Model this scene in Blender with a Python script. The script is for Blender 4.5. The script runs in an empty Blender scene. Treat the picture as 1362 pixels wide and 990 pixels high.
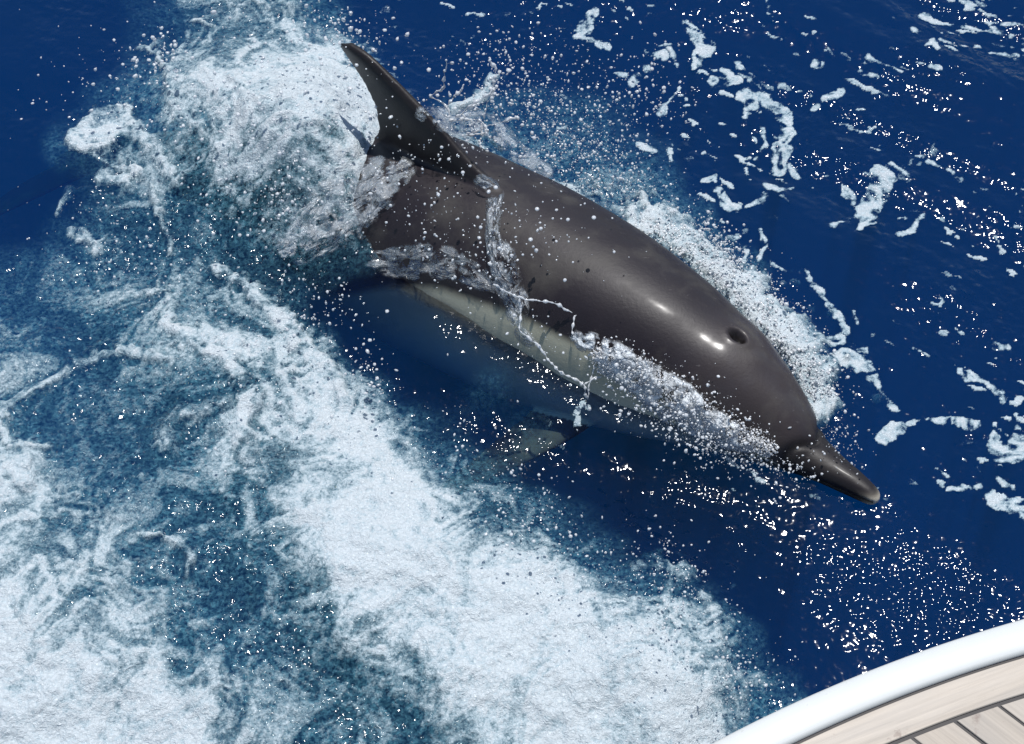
import bpy, bmesh, math, random
import numpy as np
from mathutils import Vector

random.seed(7)
rng = np.random.default_rng(11)
R = math.radians
sc = bpy.context.scene
col = sc.collection

# ------------------------------------------------------------------ camera
PITCH, CAM_H, HFOV = R(55), 3.05, R(27)
cam_d = bpy.data.cameras.new('camera')
cam_d.angle = HFOV
cam_d.sensor_fit = 'HORIZONTAL'
cam_d.clip_start, cam_d.clip_end = 0.05, 2000
cam = bpy.data.objects.new('camera', cam_d)
col.objects.link(cam)
cam.location = (0, 0, CAM_H)
cam.rotation_euler = (math.pi / 2 - PITCH, 0, 0)
sc.camera = cam

# ------------------------------------------------------------------ light
SUN_EL, SUN_AZ = R(73), R(14)            # azimuth from +Y towards +X
world = bpy.data.worlds.new('World')
sc.world = world
world.use_nodes = True
wn = world.node_tree.nodes
sky = wn.new('ShaderNodeTexSky')
sky.sky_type = 'NISHITA'
sky.sun_disc = False
sky.sun_elevation = SUN_EL
sky.sun_rotation = SUN_AZ
sky.altitude = 0
sky.dust_density = 0.15
world.node_tree.links.new(sky.outputs[0], wn['Background'].inputs[0])
wn['Background'].inputs[1].default_value = 0.10
sun_d = bpy.data.lights.new('sun', 'SUN')
sun_d.energy = 4.2
sun_d.angle = R(0.6)
sun_d.color = (1.0, 0.975, 0.945)
sun = bpy.data.objects.new('sun', sun_d)
col.objects.link(sun)
sv = Vector((math.sin(SUN_AZ) * math.cos(SUN_EL), math.cos(SUN_AZ) * math.cos(SUN_EL), math.sin(SUN_EL)))
sun.rotation_euler = sv.to_track_quat('Z', 'Y').to_euler()
sun.location = sv * 20

sc.view_settings.view_transform = 'Standard'
sc.view_settings.look = 'None'
sc.view_settings.gamma = 1
sc.view_settings.use_curve_mapping = False
sc.view_settings.exposure = 0.0
sc.cycles.use_denoising = True
sc.cycles.max_bounces = 5
sc.cycles.diffuse_bounces = 2
sc.cycles.glossy_bounces = 2
sc.cycles.transmission_bounces = 2
sc.cycles.transparent_max_bounces = 24
sc.cycles.volume_bounces = 0
sc.cycles.caustics_refractive = False
sc.cycles.caustics_reflective = False
sc.cycles.sample_clamp_indirect = 4
sc.cycles.sample_clamp_direct = 30

# ------------------------------------------------------------------ helpers
FPX = 681 / math.tan(HFOV / 2)


def at(px, py, z=0.0):
    """the point at height z that shows at photograph pixel (px, py)"""
    px = np.asarray(px, float); py = np.asarray(py, float); z = np.asarray(z, float)
    a = (px - 681) / FPX
    b = (py - 495) / FPX
    dx, dy, dz = a, math.cos(PITCH) - b * math.sin(PITCH), -math.sin(PITCH) - b * math.cos(PITCH)
    t = (z - CAM_H) / dz
    return np.stack([t * dx, t * dy, z + 0 * t], -1)


def pix(x, y, z):
    q = z - CAM_H
    d = y * math.cos(PITCH) - q * math.sin(PITCH)
    d = np.where(d < 0.05, 0.05, d)
    return 681 + FPX * x / d, 495 - FPX * (y * math.sin(PITCH) + q * math.cos(PITCH)) / d


def _hash(ix, iy, seed):
    h = (ix.astype(np.int64) * 374761393 + iy.astype(np.int64) * 668265263 + seed * 1442695041) & 0xFFFFFFFF
    h = ((h ^ (h >> 13)) * 1274126177) & 0xFFFFFFFF
    h = ((h ^ (h >> 16)) * 2246822519) & 0xFFFFFFFF
    return (h ^ (h >> 15)) & 0xFFFFFFFF


def perlin(x, y, seed=0):
    ix, iy = np.floor(x), np.floor(y)
    fx, fy = x - ix, y - iy
    ux = fx * fx * fx * (fx * (fx * 6 - 15) + 10)
    uy = fy * fy * fy * (fy * (fy * 6 - 15) + 10)

    def g(dx, dy):
        a = _hash(ix + dx, iy + dy, seed) * (2 * math.pi / 4294967296.0)
        return np.cos(a) * (fx - dx) + np.sin(a) * (fy - dy)
    a = g(0, 0); b = g(1, 0); c = g(0, 1); d = g(1, 1)
    return ((a + (b - a) * ux) * (1 - uy) + (c + (d - c) * ux) * uy) * 1.41


def fbm(x, y, f, octs, seed, gain=0.5, lac=2.03):
    o, amp, tot = 0, 1, 0
    for k in range(octs):
        o = o + amp * perlin(x * f, y * f, seed + k * 17)
        tot += amp * amp
        amp *= gain
        f *= lac
    return o / math.sqrt(tot)


def worley(x, y, f, seed=0):
    x = x * f; y = y * f
    ix, iy = np.floor(x), np.floor(y)
    best = np.full(x.shape, 9.0)
    for dx in (-1, 0, 1):
        for dy in (-1, 0, 1):
            h = _hash(ix + dx, iy + dy, seed)
            cx = ix + dx + (h & 0xFFFF) / 65536.0
            cy = iy + dy + (h >> 16) / 65536.0
            best = np.minimum(best, (x - cx) ** 2 + (y - cy) ** 2)
    return np.sqrt(best)


def sstep(a, b, x):
    t = np.clip((x - a) / (b - a), 0, 1)
    return t * t * (3 - 2 * t)


def mesh_obj(name, verts, faces, mat=None, parent=None, smooth=True):
    me = bpy.data.meshes.new(name)
    verts = np.asarray(verts, np.float32)
    if isinstance(faces, np.ndarray):
        n, k = faces.shape
        me.vertices.add(len(verts))
        me.vertices.foreach_set('co', verts.ravel())
        me.loops.add(n * k)
        me.loops.foreach_set('vertex_index', faces.astype(np.int32).ravel())
        me.polygons.add(n)
        me.polygons.foreach_set('loop_start', np.arange(0, n * k, k, dtype=np.int32))
        me.update(calc_edges=True)
    else:
        me.from_pydata(verts.tolist(), [], faces)
        me.update()
    me.validate()
    if smooth:
        me.polygons.foreach_set('use_smooth', np.ones(len(me.polygons), bool))
    o = bpy.data.objects.new(name, me)
    col.objects.link(o)
    if mat:
        me.materials.append(mat)
    if parent:
        o.parent = parent
    return o


def attr(o, name, data):
    a = o.data.attributes.new(name, 'FLOAT', 'POINT')
    a.data.foreach_set('value', np.asarray(data, np.float32).ravel())


def tag(o, label=None, cat=None, group=None, kind=None):
    if label: o['label'] = label
    if cat: o['category'] = cat
    if group: o['group'] = group
    if kind: o['kind'] = kind
    return o


def empty(name, loc):
    o = bpy.data.objects.new(name, None)
    o.location = loc
    o.empty_display_size = 0.1
    col.objects.link(o)
    return o


class NT:
    def __init__(self, name):
        self.m = bpy.data.materials.new(name)
        self.m.use_nodes = True
        self.t = self.m.node_tree
        self.t.nodes.clear()
        self.out = self.n('OutputMaterial')

    def n(self, typ, **kw):
        nd = self.t.nodes.new('ShaderNode' + typ)
        for k, v in kw.items():
            if k.startswith('i_'):
                k2 = k[2:]
                k2 = int(k2) if k2.isdigit() else k2.replace('_', ' ')
                self.set(nd, k2, v)
            else:
                setattr(nd, k, v)
        return nd

    def set(self, nd, k, v):
        if isinstance(v, bpy.types.NodeSocket):
            self.t.links.new(v, nd.inputs[k])
        elif isinstance(v, bpy.types.Node):
            self.t.links.new(v.outputs[0], nd.inputs[k])
        else:
            nd.inputs[k].default_value = v

    def math(self, op, a, b=0.0, c=None, clamp=False):
        nd = self.n('Math', operation=op, use_clamp=clamp)
        self.set(nd, 0, a); self.set(nd, 1, b)
        if c is not None: self.set(nd, 2, c)
        return nd

    def noise(self, scale, detail=3, rough=0.55, vec=None, dist=0.0):
        nd = self.n('TexNoise', i_Scale=scale, i_Detail=detail, i_Roughness=rough, i_Distortion=dist)
        self.set(nd, 'Vector', vec if vec else self.coord())
        return nd

    def coord(self):
        if not hasattr(self, '_c'):
            self._c = self.n('TexCoord')
        return self._c.outputs['Object']

    def attr(self, name):
        nd = self.n('Attribute', attribute_name=name)
        return nd.outputs['Fac']

    def mixc(self, f, a, b):
        nd = self.n('Mix', data_type='RGBA')
        self.set(nd, 0, f); self.set(nd, 6, a); self.set(nd, 7, b)
        return nd.outputs[2]

    def mixs(self, f, a, b):
        nd = self.n('MixShader')
        self.set(nd, 0, f); self.set(nd, 1, a); self.set(nd, 2, b)
        return nd

    def ramp(self, f, *stops):
        nd = self.n('ValToRGB')
        self.set(nd, 0, f)
        els = nd.color_ramp.elements
        while len(els) < len(stops): els.new(0.5)
        for e, (p, c) in zip(els, stops):
            e.position = p
            e.color = (c, c, c, 1) if isinstance(c, (int, float)) else (*c, 1)
        return nd


# ------------------------------------------------------------------ materials
def mat_water():
    b = NT('sea_water')
    air = b.attr('air')
    n1 = b.noise(50, 1.0, 0.5)
    gust = b.ramp(b.noise(3.2, 3, 0.6), (0.38, 0.30), (0.62, 1.15))
    n3 = b.noise(13, 2, 0.5, dist=0.4)
    fine = b.noise(150, 3, 0.7, dist=0.5)
    n4 = b.noise(105, 0.5, 0.5)
    h0 = b.math('ADD', b.math('MULTIPLY', b.math('MULTIPLY', n1, 0.0055), gust), b.math('MULTIPLY', n3, 0.0030))
    h = b.math('ADD', h0, b.math('MULTIPLY', b.math('MULTIPLY', fine, 0.0055), air))
    hg = b.math('ADD', h0, b.math('MULTIPLY', b.math('MULTIPLY', n4, 0.0040), air))
    bump = b.n('Bump', i_Strength=1.0, i_Distance=1.0, i_Height=h)
    bg = b.n('Bump', i_Strength=1.0, i_Distance=1.0, i_Height=hg)
    fr = b.n('Fresnel', i_IOR=1.34, i_Normal=bg)
    gl = b.n('BsdfGlossy', i_Roughness=0.045, i_Normal=bg, i_Color=(1, 1, 1, 1))
    tr = b.n('BsdfTransparent', i_Color=(0.98, 0.99, 1, 1))
    grain = b.ramp(fine, (0.32, 0.0), (0.68, 1.0))
    colr = b.mixc(grain, (0.008, 0.085, 0.19, 1), (0.13, 0.37, 0.47, 1))
    df = b.n('BsdfDiffuse', i_Color=colr, i_Normal=bump)
    f = b.math('MULTIPLY', air, b.math('MULTIPLY_ADD', grain, 0.85, 0.25), clamp=True)
    body = b.mixs(f, tr, df)
    s = b.mixs(fr, body, gl)
    b.set(b.out, 'Surface', s)
    va = b.n('VolumeAbsorption', i_Color=(0.12, 0.74, 0.82, 1), i_Density=2.6)
    vs = b.n('VolumeScatter', i_Color=(0.002, 0.16, 0.98, 1), i_Density=0.64, i_Anisotropy=0.0)
    ad = b.n('AddShader', i_0=va, i_1=vs)
    b.set(b.out, 'Volume', ad)
    return b.m


def mat_foam(name, grainy):
    b = NT(name)
    m = b.attr('foam')
    fine = b.noise(190, 3, 0.75, dist=0.6)
    mid = b.noise(48, 3, 0.65, dist=0.8)
    g = b.math('SUBTRACT', fine, 0.5)
    k = b.math('ADD', m, b.math('MULTIPLY', g, grainy))
    k = b.math('ADD', k, b.math('MULTIPLY', b.math('SUBTRACT', mid, 0.5), grainy * .6))
    a = b.ramp(k, (0.26, 0.0), (0.78, 1.0)) if grainy > .9 else b.ramp(k, (0.38, 0.0), (0.70, 0.95))
    c = b.mixc(b.ramp(k, (0.45, 0.0), (1.05, 1.0)), (0.26, 0.41, 0.48, 1), (0.59, 0.65, 0.68, 1))
    h = b.math('ADD', b.math('MULTIPLY', fine, 0.0062), b.math('MULTIPLY', mid, 0.008))
    bump = b.n('Bump', i_Strength=0.75, i_Distance=1.0, i_Height=h)
    p = b.n('BsdfPrincipled', i_Base_Color=c, i_Roughness=0.16, i_IOR=1.33, i_Normal=bump)
    tr = b.n('BsdfTransparent')
    b.set(b.out, 'Surface', b.mixs(a, tr, p))
    return b.m


def mat_film():
    """thin torn sheet of water: clear with pale stretched filaments and a wet gloss"""
    b = NT('water_film')
    cov = b.attr('cover')
    milk = b.attr('milk')
    st = b.n('Attribute', attribute_name='flow')
    n1 = b.n('TexNoise', i_Scale=0.55, i_Detail=3.0, i_Roughness=0.55, i_Distortion=1.4)
    b.set(n1, 'Vector', st.outputs['Vector'])
    rid = b.math('ABSOLUTE', b.math('SUBTRACT', n1, 0.5))
    fil = b.math('SUBTRACT', 1.0, b.math('MULTIPLY', rid, 14.0), clamp=True)
    fine = b.noise(160, 2, 0.6)
    bump = b.n('Bump', i_Strength=1.0, i_Distance=1.0, i_Height=b.math('ADD', b.math('MULTIPLY', n1, b.math('MULTIPLY_ADD', milk, -0.010, 0.017)), b.math('MULTIPLY', fine, .004)))
    wa = b.math('MULTIPLY', b.math('POWER', fil, 1.6), cov)
    wa = b.math('MULTIPLY', wa, b.ramp(fine, (0.3, 0.15), (0.62, 1.0)))
    haze = b.math('MULTIPLY', b.math('MULTIPLY', cov, b.math('ADD', b.ramp(n1, (0.47, 0.0), (0.60, 1.0)), b.math('SUBTRACT', milk, 0.5))), milk)
    a = b.math('MAXIMUM', wa, haze, clamp=True)
    df = b.n('BsdfDiffuse', i_Color=(0.82, 0.87, 0.90, 1), i_Normal=bump)
    tl = b.n('BsdfTranslucent', i_Color=(0.72, 0.79, 0.84, 1))
    tr = b.n('BsdfTransparent')
    gl = b.n('BsdfGlossy', i_Roughness=0.12, i_Normal=bump)
    s = b.mixs(a, tr, b.mixs(0.12, df, tl))
    fr = b.n('Fresnel', i_IOR=1.33, i_Normal=bump)
    s = b.mixs(b.math('MULTIPLY', b.math('MULTIPLY', fr, 0.6), b.ramp(cov, (0.05, 0.0), (0.3, 1.0))), s, gl)
    b.set(b.out, 'Surface', s)
    return b.m


def mat_drop(name, white, clear):
    b = NT(name)
    df = b.n('BsdfDiffuse', i_Color=(white, white * 1.02, white * 1.04, 1))
    tl = b.n('BsdfTranslucent', i_Color=(white, white * 1.02, white * 1.04, 1))
    tr = b.n('BsdfTransparent', i_Color=(0.93, 0.96, 0.97, 1))
    gl = b.n('BsdfGlossy', i_Roughness=0.08)
    lw = b.n('LayerWeight', i_Blend=0.35)
    body = b.mixs(0.2, df, tl)
    s = b.mixs(clear, body, tr)
    s = b.mixs(b.math('MULTIPLY_ADD', lw.outputs['Fresnel'], 0.28, 0.05, clamp=True), s, gl)
    b.set(b.out, 'Surface', s)
    return b.m


def mat_skin():
    b = NT('dolphin_skin')
    light = b.attr('light')
    belly = b.attr('belly')
    pale = b.attr('pale')
    hole = b.attr('hole')
    head = b.attr('head')
    n = b.noise(9, 5, 0.6)
    fine = b.noise(160, 3, 0.6)
    mp = b.n('Mapping', i_Scale=(3.0, 90.0, 90.0), i_Rotation=(0, 0, R(-12)))
    b.set(mp, 'Vector', b.coord())
    scr = b.n('TexNoise', i_Scale=1.6, i_Detail=4.0, i_Roughness=0.7)
    b.set(scr, 'Vector', mp)
    scratch = b.ramp(scr, (0.66, 0.0), (0.72, 1.0))
    cape = b.mixc(n, (0.009, 0.0065, 0.009, 1), (0.021, 0.015, 0.019, 1))
    cape = b.mixc(head, cape, (0.036, 0.028, 0.029, 1))
    cape = b.mixc(b.math('MULTIPLY', scratch, 0.34), cape, (0.22, 0.2, 0.2, 1))
    flank = b.mixc(belly, (0.44, 0.43, 0.33, 1), (0.68, 0.70, 0.62, 1))
    lt = b.math('ADD', light, b.math('MULTIPLY', b.math('SUBTRACT', n, 0.5), 0.35), clamp=True)
    c = b.mixc(lt, cape, flank)
    c = b.mixc(pale, c, (0.62, 0.56, 0.45, 1))
    c = b.mixc(hole, c, (0.008, 0.006, 0.006, 1))
    h = b.math('ADD', b.math('MULTIPLY', fine, 0.0006), b.math('MULTIPLY', scratch, 0.0003))
    bump = b.n('Bump', i_Strength=0.6, i_Distance=1.0, i_Height=h)
    rg = b.math('MULTIPLY_ADD', n, 0.25, 0.40)
    p = b.n('BsdfPrincipled', i_Base_Color=c, i_Roughness=rg, i_IOR=1.42, i_Normal=bump)
    b.set(p, 'Coat Weight', b.math('MULTIPLY', b.math('MULTIPLY_ADD', head, 0.40, 0.10), b.ramp(b.noise(26, 3, 0.6), (0.40, 0.1), (0.62, 1.0))))
    geo = b.n('NewGeometry')
    sep = b.n('SeparateXYZ', i_0=geo.outputs['Position'])
    dry = b.n('MapRange', i_Value=sep.outputs['Z'], i_1=-0.03, i_2=0.03)      # skin under water hardly mirrors
    b.set(p, 'Specular IOR Level', b.math('MULTIPLY', dry, 0.5))
    b.set(p, 'Coat Roughness', 0.2)
    b.set(b.out, 'Surface', p)
    return b.m


def mat_eye():
    b = NT('eye')
    b.set(b.out, 'Surface', b.n('BsdfPrincipled', i_Base_Color=(0.01, 0.008, 0.007, 1), i_Roughness=0.08))
    return b.m


def mat_gel():
    b = NT('white_gelcoat')
    n = b.noise(14, 4, 0.6)
    c = b.mixc(n, (0.58, 0.60, 0.585, 1), (0.65, 0.665, 0.645, 1))
    sp = b.ramp(b.noise(130, 2, 0.5), (0.70, 0.0), (0.76, 1.0))
    c = b.mixc(b.math('MULTIPLY', sp, 0.35), c, (0.45, 0.45, 0.42, 1))
    p = b.n('BsdfPrincipled', i_Base_Color=c, i_Roughness=0.5)
    b.set(b.out, 'Surface', p)
    return b.m


def mat_teak(name, rot, tone):
    b = NT(name)
    oi = b.n('ObjectInfo')
    off = b.n('CombineXYZ', i_X=b.math('MULTIPLY', oi.outputs['Random'], 7.0))
    ad = b.n('VectorMath', operation='ADD', i_0=b.coord(), i_1=off)
    mp = b.n('Mapping', i_Rotation=(0, 0, rot))
    b.set(mp, 'Vector', ad)
    ms = b.n('Mapping', i_Scale=(6, 150, 150))
    b.set(ms, 'Vector', mp)
    g = b.n('TexNoise', i_Scale=1.0, i_Detail=5.0, i_Roughness=0.65)
    b.set(g, 'Vector', ms)
    ms2 = b.n('Mapping', i_Scale=(4, 30, 30))
    b.set(ms2, 'Vector', mp)
    g2 = b.n('TexNoise', i_Scale=1.0, i_Detail=4.0, i_Roughness=0.6)
    b.set(g2, 'Vector', ms2)
    t = tone
    c = b.mixc(g, (0.30 * t, 0.265 * t, 0.225 * t, 1), (0.78 * t, 0.68 * t, 0.56 * t, 1))
    c = b.mixc(b.ramp(g2, (0.35, 0.0), (0.75, 0.55)), c, (0.50 * t, 0.47 * t, 0.43 * t, 1))
    dirt = b.ramp(b.noise(38, 4, 0.7), (0.62, 0.0), (0.74, 0.6))
    c = b.mixc(dirt, c, (0.25, 0.18, 0.15, 1))
    rnd = b.math('MULTIPLY_ADD', oi.outputs['Random'], 0.25, 0.86)
    hsv = b.n('HueSaturation', i_Value=rnd, i_Color=c)
    bump = b.n('Bump', i_Strength=0.5, i_Distance=1.0, i_Height=b.math('MULTIPLY', g, 0.0012))
    p = b.n('BsdfPrincipled', i_Base_Color=hsv, i_Roughness=0.75, i_Normal=bump)
    b.set(b.out, 'Surface', p)
    return b.m


def mat_caulk():
    b = NT('deck_caulk')
    n = b.noise(120, 3, 0.6)
    c = b.mixc(n, (0.012, 0.010, 0.012, 1), (0.05, 0.045, 0.045, 1))
    b.set(b.out, 'Surface', b.n('BsdfPrincipled', i_Base_Color=c, i_Roughness=0.6))
    return b.m


M_WATER, M_FOAM, M_PATCH, M_FILM = mat_water(), mat_foam('churned_foam', 0.95), mat_foam('drifting_foam', .8), mat_film()
M_DROP = mat_drop('spray_water', 0.98, 0.36)
M_FROTH = mat_drop('froth', 0.93, 0.04)
M_SHEET = mat_drop('clear_water', 0.85, 0.72)
M_SKIN, M_EYE, M_GEL, M_CAULK = mat_skin(), mat_eye(), mat_gel(), mat_caulk()

# ------------------------------------------------------------------ sea surface fields
# foam coverage of the wake and the splash, one digit for every 56.75 x 55 photograph pixels of sea
WHITE = """
000135520000000000000000
000156785000000000000000
011267899311000000000000
016157999522000000000000
002445667520000000000000
012213566430000000000000
124432122100000000000000
214544300000000000000000
322357640000000000000000
431124675000000000000000
311246688410000000000000
621225688841000000000000
753233589974210000000000
765533479998631000000000
865342358999975310000000
987533236999997751000000
998854323589999973100000
999875432368999994200000
""".split()
AIR = """
001246641000000000000000
001368873000000000000000
013589996123332000000000
034489997434443200000000
013678987424555310000000
124446665310035530000000
346654333100000053000000
447876510000000001000000
545788840010000000000000
654567885112100000000000
644578899521210000000000
754568899963100000000000
876566899996421000000000
988866799999852000000000
998775679999997520000000
999876568999999973000000
999987656899999995200000
999998765689999999741000
""".split()


def grid_sample(rows, px, py):
    g = np.array([[int(c) / 9.0 for c in r] for r in rows])
    g = np.pad(g, 3, mode='edge')
    u = np.clip((px - 28.4) / 56.75 + 3, 0, g.shape[1] - 1.001)
    v = np.clip((py - 27.5) / 55.0 + 3, 0, g.shape[0] - 1.001)
    i, j = np.floor(u).astype(int), np.floor(v).astype(int)
    fu, fv = u - i, v - j
    fu = fu * fu * (3 - 2 * fu); fv = fv * fv * (3 - 2 * fv)
    i1, j1 = i + 1, j + 1
    return (g[j, i] * (1 - fu) + g[j, i1] * fu) * (1 - fv) + (g[j1, i] * (1 - fu) + g[j1, i1] * fu) * fv


# foam lines in the wake: ([photo points], half width px, strength)
WAKE_LINES = [
    ([(285, 358), (330, 382), (365, 405), (395, 440), (415, 478), (440, 508), (470, 525)], 11, .75),
    ([(65, 600), (15, 590), (8, 560), (35, 535), (70, 505), (110, 482), (150, 474), (200, 474), (235, 485)], 8, .55),
    ([(200, 395), (230, 425), (262, 465), (300, 505), (325, 540), (330, 590)], 15, .75),
    ([(228, 610), (225, 580), (240, 562), (270, 552), (305, 548)], 16, .62),
    ([(190, 735), (225, 730), (245, 750), (250, 770)], 8, .75),
    ([(320, 560), (322, 600), (335, 625)], 9, .6),
    ([(0, 640), (25, 632), (40, 660)], 18, .7),
    ([(100, 190), (120, 165), (155, 155), (170, 165)], 10, .9),
    ([(105, 195), (135, 200), (165, 190), (172, 180)], 10, .9),
    ([(175, 185), (200, 205), (225, 235), (250, 262)], 13, .62),
    ([(118, 178), (138, 182), (160, 176)], 15, .85), ([(140, 242), (165, 240)], 11, .8), ([(178, 236), (190, 238), (186, 246)], 5, .8),
    ([(200, 262), (215, 282), (228, 300), (238, 325)], 7, .6),
    ([(185, 72), (200, 68), (212, 82), (225, 100)], 6, .7),
    ([(255, 25), (270, 22), (285, 35)], 6, .6),
    ([(95, 310), (120, 330), (150, 320)], 9, .5),
    ([(320, 20), (350, 12), (392, 15)], 9, .6),
    ([(80, 280), (88, 258), (130, 255)], 4, .4),
    ([(240, 45), (235, 110), (245, 175), (255, 215)], 9, .5),
    ([(330, 125), (322, 160), (330, 200), (350, 235)], 10, .6),
    ([(350, 215), (390, 210), (430, 200)], 22, .9), ([(430, 170), (470, 175), (505, 165)], 25, .85),
    ([(455, 300), (500, 250), (540, 215)], 8, .5),
    ([(300, 300), (360, 285), (420, 262), (470, 250)], 12, .5),
    ([(940, 800), (955, 850), (965, 900), (985, 940)], 14, .5),
    ([(850, 770), (880, 760), (905, 775)], 14, .5),
    # the bow waves either side of the dolphin
    ([(640, 222), (690, 235), (745, 255), (800, 282), (850, 300)], 13, .62),
    ([(850, 300), (895, 322), (930, 350), (965, 392), (1000, 415)], 26, .95),
    ([(985, 400), (1015, 430), (1050, 468), (1072, 500), (1092, 545)], 26, .92),
    ([(900, 300), (935, 335), (950, 355)], 15, .6), ([(1000, 420), (1060, 450), (1085, 468)], 14, .7),
    ([(800, 470), (850, 505), (900, 545), (950, 575), (1000, 592)], 20, .85),
    ([(580, 180), (610, 200), (640, 215)], 20, .6),
    ([(600, 150), (640, 120), (655, 95)], 7, .6),
]
# drifting foam: patches of one or more strokes
DRIFT = [
    [([(1150, 228), (1182, 232)], 5), ([(1163, 232), (1162, 258), (1158, 288)], 17), ([(1150, 281), (1128, 294), (1106, 302)], 2.5), ([(1146, 290), (1142, 308)], 5)],
    [([(984, 84), (1000, 106), (1026, 120)], 5), ([(990, 125), (1020, 134), (1040, 150)], 8), ([(1044, 150), (1046, 172), (1042, 196)], 13), ([(1042, 196), (1040, 216)], 8), ([(994, 150), (1010, 139)], 5), ([(1052, 218), (1062, 230)], 5)],
    [([(1278, 4), (1322, 25), (1362, 33)], 10), ([(1232, 24), (1270, 33), (1312, 41), (1370, 56)], 8), ([(1330, 54), (1370, 66)], 7)],
    [([(1253, 55), (1290, 62), (1312, 68)], 2.6), ([(1318, 71), (1350, 73)], 2.8)],
    [([(1183, 71), (1215, 85), (1252, 99)], 5), ([(1196, 92), (1232, 103)], 2.5)],
    [([(1212, 43), (1222, 48)], 3), ([(1225, 66), (1240, 58), (1247, 68)], 3.5)],
    [([(1153, 82), (1172, 90), (1200, 99)], 2.5), ([(1190, 105), (1214, 117)], 2.5)],
    [([(1085, 88), (1095, 90)], 4)],
    [([(1100, 68), (1110, 80)], 2.2)], [([(1143, 100), (1166, 108)], 4)],
    [([(950, 102), (966, 110), (984, 107)], 6), ([(960, 88), (972, 97)], 4)],
    [([(1043, 112), (1062, 119), (1080, 127)], 3.5), ([(1080, 140), (1095, 130), (1122, 123)], 4)],
    [([(918, 26), (930, 48), (938, 66)], 6), ([(924, 82), (932, 66), (944, 62)], 8)],
    [([(1016, 0), (1017, 16)], 4)],
    [([(1072, 231), (1110, 230), (1126, 250), (1132, 266)], 2.4), ([(1076, 244), (1094, 258)], 6), ([(1116, 240), (1122, 258)], 4)],
    [([(1024, 240), (1036, 248), (1056, 245)], 4.5)],
    [([(936, 240), (946, 240)], 7)], [([(955, 258), (968, 268), (974, 280), (986, 278)], 5)], [([(996, 278), (1014, 266), (1020, 258)], 3.5)],
    [([(1186, 220), (1206, 236)], 4)], [([(1214, 216), (1222, 217)], 4)], [([(1235, 214), (1258, 222), (1275, 234)], 3.4)],
    [([(1200, 283), (1232, 281)], 4), ([(1222, 288), (1214, 300), (1196, 308)], 4)], [([(1226, 272), (1264, 287)], 2)],
    [([(1014, 172), (1018, 190), (1003, 204)], 3.2)], [([(992, 218), (994, 226)], 3.5)],
    [([(992, 336), (985, 352)], 4)], [([(1028, 354), (1042, 363)], 6)], [([(1000, 180), (1004, 186)], 2)],
    [([(1068, 364), (1084, 386), (1096, 402)], 4.5), ([(1098, 408), (1114, 428), (1120, 446)], 7)], [([(1134, 422), (1138, 440)], 4)],
    [([(1084, 486), (1112, 484), (1144, 484)], 9), ([(1148, 487), (1166, 508), (1176, 532), (1196, 548)], 8), ([(1180, 582), (1204, 575), (1226, 560)], 11), ([(1226, 560), (1262, 556), (1300, 566)], 6)],
    [([(1086, 470), (1112, 458)], 7), ([(1138, 472), (1148, 470)], 5)],
    [([(1274, 494), (1310, 506), (1330, 534)], 6)], [([(1214, 466), (1246, 477)], 3.5)],
    [([(1322, 566), (1328, 600)], 10), ([(1350, 570), (1354, 600)], 12), ([(1330, 602), (1356, 596)], 10)],
    [([(1314, 664), (1340, 672), (1370, 678)], 11)], [([(1326, 640), (1348, 650)], 4)], [([(1258, 656), (1300, 648)], 3.5)],
    [([(790, 18), (778, 40), (770, 44)], 8), ([(776, 46), (806, 56)], 6)], [([(866, 68), (888, 72)], 7), ([(862, 88), (838, 108)], 4)],
    [([(900, 112), (886, 136), (878, 150)], 4)], [([(893, 62), (904, 92)], 5)], [([(850, 184), (872, 200)], 6)], [([(890, 192), (896, 206)], 5)],
    [([(1320, 455), (1340, 462)], 4)], [([(880, 60), (896, 56)], 3)], [([(830, 98), (818, 92)], 3)],
    [([(1020, 410), (1030, 416)], 4)], [([(1010, 312), (1018, 330), (1008, 346)], 3)], [([(975, 320), (992, 312)], 4)],
]


def seg_dist(px, py, pts):
    d = np.full(px.shape, 1e9)
    for (x0, y0), (x1, y1) in zip(pts[:-1], pts[1:]):
        vx, vy = x1 - x0, y1 - y0
        t = np.clip(((px - x0) * vx + (py - y0) * vy) / (vx * vx + vy * vy + 1e-9), 0, 1)
        d = np.minimum(d, (px - x0 - t * vx) ** 2 + (py - y0 - t * vy) ** 2)
    return np.sqrt(d)


# the water sheet: fine where the picture looks, growing cells out to the horizon
STEP = 0.0034
X0, X1, Y0, Y1 = -1.22, 1.22, 1.22, 3.26


def axis(a, b):
    core = np.arange(a, b, STEP)
    g = STEP * 1.22 ** np.arange(1, 56)
    g = np.cumsum(np.minimum(g, 40.0))
    return np.concatenate([(core[0] - g)[::-1], core, core[-1] + g])


gx, gy = axis(X0, X1), axis(Y0, Y1)
NX, NY = len(gx), len(gy)
X, Y = np.meshgrid(gx, gy)
inside = sstep(0, .10, X - X0) * sstep(0, .10, X1 - X) * sstep(0, .1, Y - Y0) * sstep(0, .1, Y1 - Y)
Xc, Yc = np.clip(X, X0 - 3, X1 + 3), np.clip(Y, Y0 - 3, Y1 + 3)
PX, PY = pix(X, Y, np.zeros_like(X))
PX = np.clip(PX, -1500, 2900); PY = np.clip(PY, -1500, 2600)
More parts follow.
